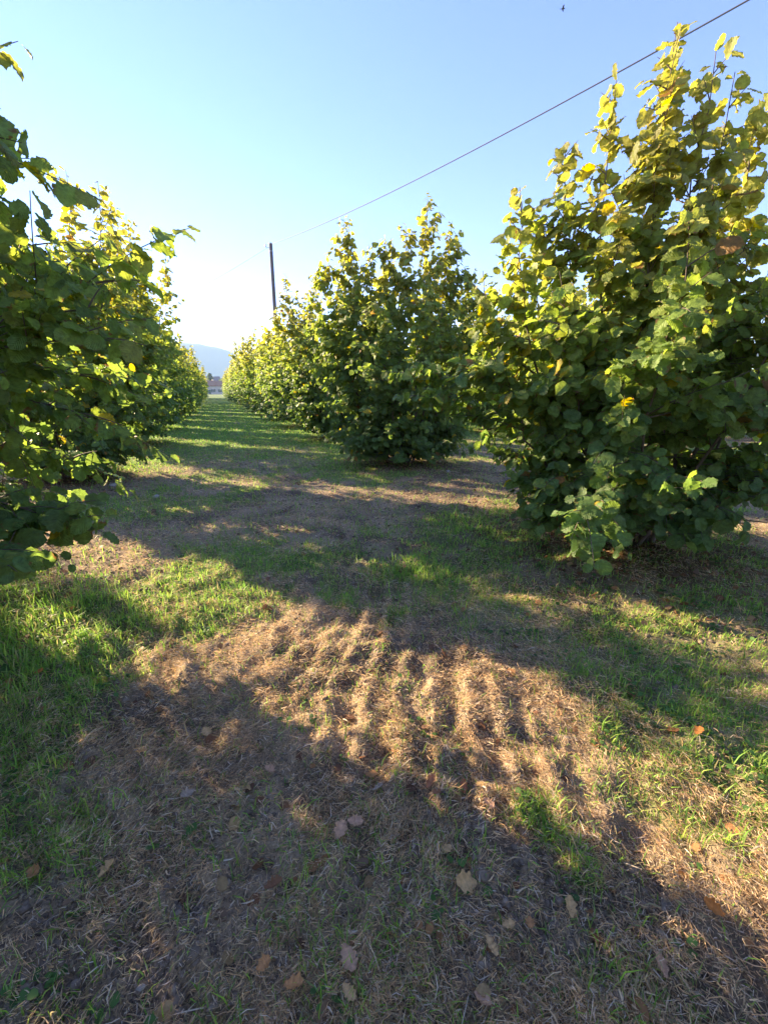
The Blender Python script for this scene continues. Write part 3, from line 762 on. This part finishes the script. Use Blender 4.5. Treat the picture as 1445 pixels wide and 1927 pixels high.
stone(-.95, 7.2, .05, 2, 'pale tan stone lying on bare soil left of the path')
stone(-.33, .95, .009, 3, 'small oval white pebble in the dark lower left')
stone(4.1, 7.3, .05, 4, 'whitish stone in front of the second right-hand bush')

# ------------------------------------------------------------------ pole with its cable
M_wood = plain('weathered_pole_wood', (.15, .12, .115), .85, .35, 14)
M_metal = plain('galvanised_metal', (.35, .36, .37), .5, .1, 10, .5, .6)
M_porc = plain('insulator_porcelain', (.55, .56, .58), .3, .05, 10, .5)
M_cable = plain('cable_rubber', (.05, .055, .065), .6, .1, 10, .3)
def lathe(name, prof, mat, parent, seg=20, loc=(0, 0, 0)):
    V = []; F = []
    for (r_, z_) in prof:
        for k in range(seg): V.append((r_ * math.cos(2 * math.pi * k / seg), r_ * math.sin(2 * math.pi * k / seg), z_))
    for i in range(len(prof) - 1):
        for k in range(seg): F.append((i * seg + k, i * seg + (k + 1) % seg, (i + 1) * seg + (k + 1) % seg, (i + 1) * seg + k))
    me = np_mesh(name, np.array(V), np.array(F), smooth=True); o = mobj(name, me, mat, parent); o.location = loc; return o
def make_pole(x, y, rz, label):
    t = empty('utility_pole', (x, y, 0)); t.rotation_euler.z = rz
    tag(t, label, 'utility pole', 'wooden poles carrying the cable')
    lathe('pole', [(.001, -.4), (.125, -.4), (.12, 1), (.112, 4), (.10, 7), (.09, 9.28), (.085, 9.3), (.001, 9.3)], M_wood, t)
    lathe('pole_cap', [(.001, 9.345), (.07, 9.34), (.098, 9.31), (.1, 9.27), (.096, 9.27)], M_metal, t)
    a, b = tubes([(np.array([[0, .09, 9.1], [0, .22, 9.1], [0, .27, 9.12], [0, .27, 9.2]]), np.full(4, .012))], 8)
    mobj('bracket', np_mesh('bracket', a, b, smooth=True), M_metal, t)
    lathe('insulator', [(.001, 9.15), (.03, 9.15), (.045, 9.18), (.03, 9.2), (.045, 9.22), (.03, 9.25), (.03, 9.29), (.001, 9.3)], M_porc, t, loc=(0, .27, 0))
    for zc in (8.9, 5.9):
        lathe('clamp_band', [(.100 + (9 - zc) * .006, zc), (.106 + (9 - zc) * .006, zc), (.106 + (9 - zc) * .006, zc + .04), (.100 + (9 - zc) * .006, zc + .04)], M_metal, t)
    return t
PX, PY = 3.72, 27.2
make_pole(PX, PY, 1.2, 'slim wooden utility pole rising behind the right-hand row')
d_near = (math.sin(R(14)), -math.cos(R(14))); d_far = (-math.sin(R(24)), math.cos(R(24)))
NP = (PX + 50 * d_near[0], PY + 50 * d_near[1]); FP = (PX + 60 * d_far[0], PY + 60 * d_far[1])
make_pole(NP[0], NP[1], 1.2, 'wooden utility pole behind the camera to the right')
make_pole(FP[0], FP[1], 1.2, 'far wooden utility pole hidden behind the left-hand bushes')
def cable(A, B, z0, z1, sag, rad, label, n=60):
    t = np.linspace(0, 1, n)
    pts = np.stack([A[0] + (B[0] - A[0]) * t, A[1] + (B[1] - A[1]) * t, z0 + (z1 - z0) * t - 4 * sag * t * (1 - t)], 1)
    a, b = tubes([(pts, np.full(n, rad))], 6); o = mobj('overhead_cable', np_mesh('overhead_cable', a, b, smooth=True), M_cable)
    tag(o, label, 'cable')
cable((PX, PY), NP, 9.25, 9.25, 1.5, .0135, 'thin dark cable running from the pole across the sky to the top right corner')
cable((PX, PY), FP, 9.2, 9.2, 1.3, .010, 'faint cable leaving the pole down to the left')

# ------------------------------------------------------------------ bird
def build_bird():
    r = Vector((1059 - 722.5, -(16 - 963.5), -816)); r = cam.rotation_euler.to_matrix() @ r; r.normalize()
    t = empty('bird', Vector((0, 0, CAM_H)) + r * 55.0)
    tag(t, 'tiny dark bird flying high in the blue sky left of the cable', 'bird')
    m = plain('dark_plumage', (.03, .03, .035), .7)
    prof = [(.001, -.16), (.02, -.13), (.045, -.05), (.055, .02), (.04, .09), (.035, .12), (.025, .145), (.001, .17)]
    b = lathe('body', prof, m, t, 12); b.rotation_euler = (R(90), 0, 0)
    for s in (-1, 1):
        V = []; 
        for k, (u, c0, c1, z) in enumerate(((.03, -.05, .06, .0), (.12, -.05, .07, .05), (.22, -.06, .04, .06), (.33, -.09, -.03, .02))):
            V += [(s * u, c0, z + .006), (s * u, c1, z + .006), (s * u, c1, z - .004), (s * u, c0, z - .004)]
        F = [(i * 4 + a, i * 4 + (a + 1) % 4, i * 4 + 4 + (a + 1) % 4, i * 4 + 4 + a) for i in range(3) for a in range(4)] + [(12, 13, 14, 15)]
        mobj('wing', np_mesh('wing', np.array(V), np.array(F)), m, t)
    V = [(-.015, .13, .004), (.015, .13, .004), (.04, .24, .004), (-.04, .24, .004), (-.015, .13, -.004), (.015, .13, -.004), (.04, .24, -.004), (-.04, .24, -.004)]
    mobj('tail', np_mesh('tail', np.array(V), np.array([(0, 1, 2, 3), (7, 6, 5, 4), (0, 4, 5, 1), (1, 5, 6, 2), (2, 6, 7, 3), (3, 7, 4, 0)])), m, t)
    t.rotation_euler.z = 1.0
build_bird()

# ------------------------------------------------------------------ far houses, trees and the hill
def box(bm, x0, x1, y0, y1, z0, z1):
    vs = [bm.verts.new((x, y, z)) for z in (z0, z1) for y in (y0, y1) for x in (x0, x1)]
    for f in ((0, 2, 3, 1), (4, 5, 7, 6), (0, 1, 5, 4), (2, 6, 7, 3), (0, 4, 6, 2), (1, 3, 7, 5)): bm.faces.new([vs[i] for i in f])
def bmo(name, bm, mat, parent):
    me = bpy.data.meshes.new(name); bmesh.ops.recalc_face_normals(bm, faces=bm.faces); bm.to_mesh(me); bm.free(); return mobj(name, me, mat, parent)
M_wallA = plain('cream_render', (.55, .45, .36), .9, .1, 1); M_wallB = plain('grey_render', (.40, .36, .36), .9, .1, 1)
M_roof = plain('red_roof_tiles', (.36, .17, .10), .85, .25, 2); M_roofB = plain('brown_roof_tiles', (.24, .17, .15), .85, .2, 2)
M_glass = plain('dark_window', (.04, .05, .06), .15, .1, 2, .6); M_shut = plain('shutter_wood', (.10, .13, .08), .7, .1, 2)
def house(x, y, rz, w, d, h, rh, wm, rm, label):
    t = empty('house', (x, y, 0)); t.rotation_euler.z = rz; tag(t, label, 'house', 'far houses beyond the orchard')
    bm = bmesh.new(); box(bm, -w / 2, w / 2, -d / 2, d / 2, -.3, h)
    for s in (-1, 1):
        bm.faces.new([bm.verts.new(v) for v in ((s * w / 2, -d / 2, h), (s * w / 2, d / 2, h), (s * w / 2, 0, h + rh))])
    bmo('wall', bm, wm, t)
    bm = bmesh.new(); e = .5
    for s in (-1, 1):
        a = [(-w / 2 - e, s * (d / 2 + e), h - rh * e / (d / 2)), (w / 2 + e, s * (d / 2 + e), h - rh * e / (d / 2)), (w / 2 + e, 0, h + rh), (-w / 2 - e, 0, h + rh)]
        lo = [bm.verts.new((p[0], p[1], p[2] + .02)) for p in a]; hi = [bm.verts.new((p[0], p[1], p[2] + .22)) for p in a]
        bm.faces.new(lo); bm.faces.new(hi)
        for k in range(4): bm.faces.new((lo[k], lo[(k + 1) % 4], hi[(k + 1) % 4], hi[k]))
    rf = bmo('roof', bm, rm, t)
    bm = bmesh.new(); box(bm, w * .2, w * .2 + .7, .5, 1.2, h + rh * .3, h + rh + .9); bmo('chimney', bm, wm, rf)
    n = max(2, int(w / 3.2))
    for fl in range(int(h // 2.8)):
        for k in range(n):
            cx = -w / 2 + (k + .5) * w / n
            for s in (-1, 1):
                bm = bmesh.new(); box(bm, cx - .5, cx + .5, s * d / 2 - .03, s * d / 2 + .03, fl * 2.9 + 1.0, fl * 2.9 + 2.3)
                wi = bmo('window', bm, M_glass, t)
                bm = bmesh.new(); box(bm, cx - 1.0, cx - .52, s * d / 2 - .05, s * d / 2 + .05, fl * 2.9 + .98, fl * 2.9 + 2.32)
                box(bm, cx + .52, cx + 1.0, s * d / 2 - .05, s * d / 2 + .05, fl * 2.9 + .98, fl * 2.9 + 2.32); bmo('shutter', bm, M_shut, wi)
    bm = bmesh.new(); box(bm, -.5, .5, -d / 2 - .06, -d / 2 + .02, 0, 2.1); bmo('door', bm, M_shut, t)
house(-2.2, 235, R(12), 13, 8, 4.0, 2.2, M_wallA, M_roof, 'small far house with a red tiled roof at the end of the path')
house(-3.5, 300, R(-6), 16, 10, 7.2, 2.8, M_wallB, M_roofB, 'larger greyish far house behind the red-roofed house')
house(40, 290, R(30), 12, 9, 5.6, 2.4, M_wallA, M_roofB, 'far cream house hidden behind the right-hand row')

def far_tree(x, y, h, w, seed, label):
    rng = np.random.RandomState(seed); t = empty('distant_tree', (x, y, 0)); tag(t, label, 'tree', 'distant trees beyond the orchard')
    a, b = tubes([(np.array([[0, 0, -.2], [.05, 0, h * .3], [0, .05, h * .8]]), np.array([.3, .2, .06]))], 7); mobj('trunk', np_mesh('trunk', a, b, smooth=True), M_bark, t)
    n = 2600; u = rng.rand(n); ang = rng.uniform(0, 6.28, n); zz_ = h * (.15 + .85 * u)
    lob = 1 + .35 * np.sin(ang * 3 + u * 9 + seed); rad = w * np.sqrt(rng.rand(n)) * np.sin(np.pi * np.clip(u * .92 + .06, 0, 1)) ** .7 * lob
    P = np.stack([rad * np.cos(ang), rad * np.sin(ang), zz_], 1)
    col = np.array([[.05, .085, .03]]) * rng.uniform(.7, 1.4, (n, 1))
    V, F, U, Cc = place_leaves(P, rng.normal(0, 1, (n, 3)), rng.normal(0, 1, (n, 3)), rng.uniform(.35, .7, n), col, 'far', rng)
    mobj('crown', np_mesh('crown', V, F, col=Cc), M_leaf_far, t)
far_tree(-.8, 262, 10.5, 1.6, 1, 'narrow dark distant tree beside the far houses')
far_tree(-6, 250, 7, 3, 2, 'round distant tree left of the far houses')
far_tree(6, 270, 8, 3.4, 3, 'broad distant tree right of the far houses')
far_tree(14, 280, 9, 3.4, 4, 'tall distant tree hidden behind the right-hand row')

def build_hill():
    # wooded ridge 1.6 km away, peak a little left of the end of the path
    nx, ny = 160, 60
    xs = np.linspace(-1500, 1500, nx); ys = np.linspace(1250, 2600, ny)
    X, Y = np.meshgrid(xs, ys); x = X.ravel(); y = Y.ravel()
    prof = 114 * np.exp(-((x + 40) / 250) ** 2) + 90 * np.exp(-((x + 420) / 330) ** 2) + 46 * np.exp(-((x - 330) / 340) ** 2)
    prof = prof * (.93 + .14 * fbm(x, y, 240, 901, 3)) + 7 * (fbm(x, y, 30, 905, 3) - .5)
    e = np.clip((y - 1250) / 380, 0, 1); b = np.clip((2600 - y) / 900, 0, 1)
    z = prof * e * e * (3 - 2 * e) * b * b * (3 - 2 * b) - 1.5
    i = np.arange(ny - 1)[:, None]; j = np.arange(nx - 1)[None]
    F = np.stack([i * nx + j, i * nx + j + 1, (i + 1) * nx + j + 1, (i + 1) * nx + j], -1).reshape(-1, 4)
    c = np.array([[.095, .125, .125]]) * (.8 + .4 * fbm(x, y, 45, 911, 3)[:, None])  # forest colour paled and blued: part of the distance haze is painted in
    o = mobj('hills', np_mesh('hills', np.stack([x, y, z], 1), F, col=c, smooth=True), M_clod); tag(o, kind='structure')
build_hill()

# ------------------------------------------------------------------ haze
HAZE = 0.00036
def build_haze():
    bm = bmesh.new(); box(bm, -1700, 1700, -400, 2750, -2.6, 190)
    me = bpy.data.meshes.new('haze'); bmesh.ops.recalc_face_normals(bm, faces=bm.faces); bm.to_mesh(me); bm.free()
    m, n, l, out = new_mat('haze_air'); v = n.new('ShaderNodeVolumePrincipled')
    v.inputs['Color'].default_value = (.50, .72, 1, 1); v.inputs['Density'].default_value = HAZE; v.inputs['Anisotropy'].default_value = .1
    l.new(v.outputs[0], out.inputs['Volume'])
    o = mobj('haze', me, m); tag(o, 'pale blue haze in the air', 'haze', kind='stuff')
if HAZE > 0: build_haze()
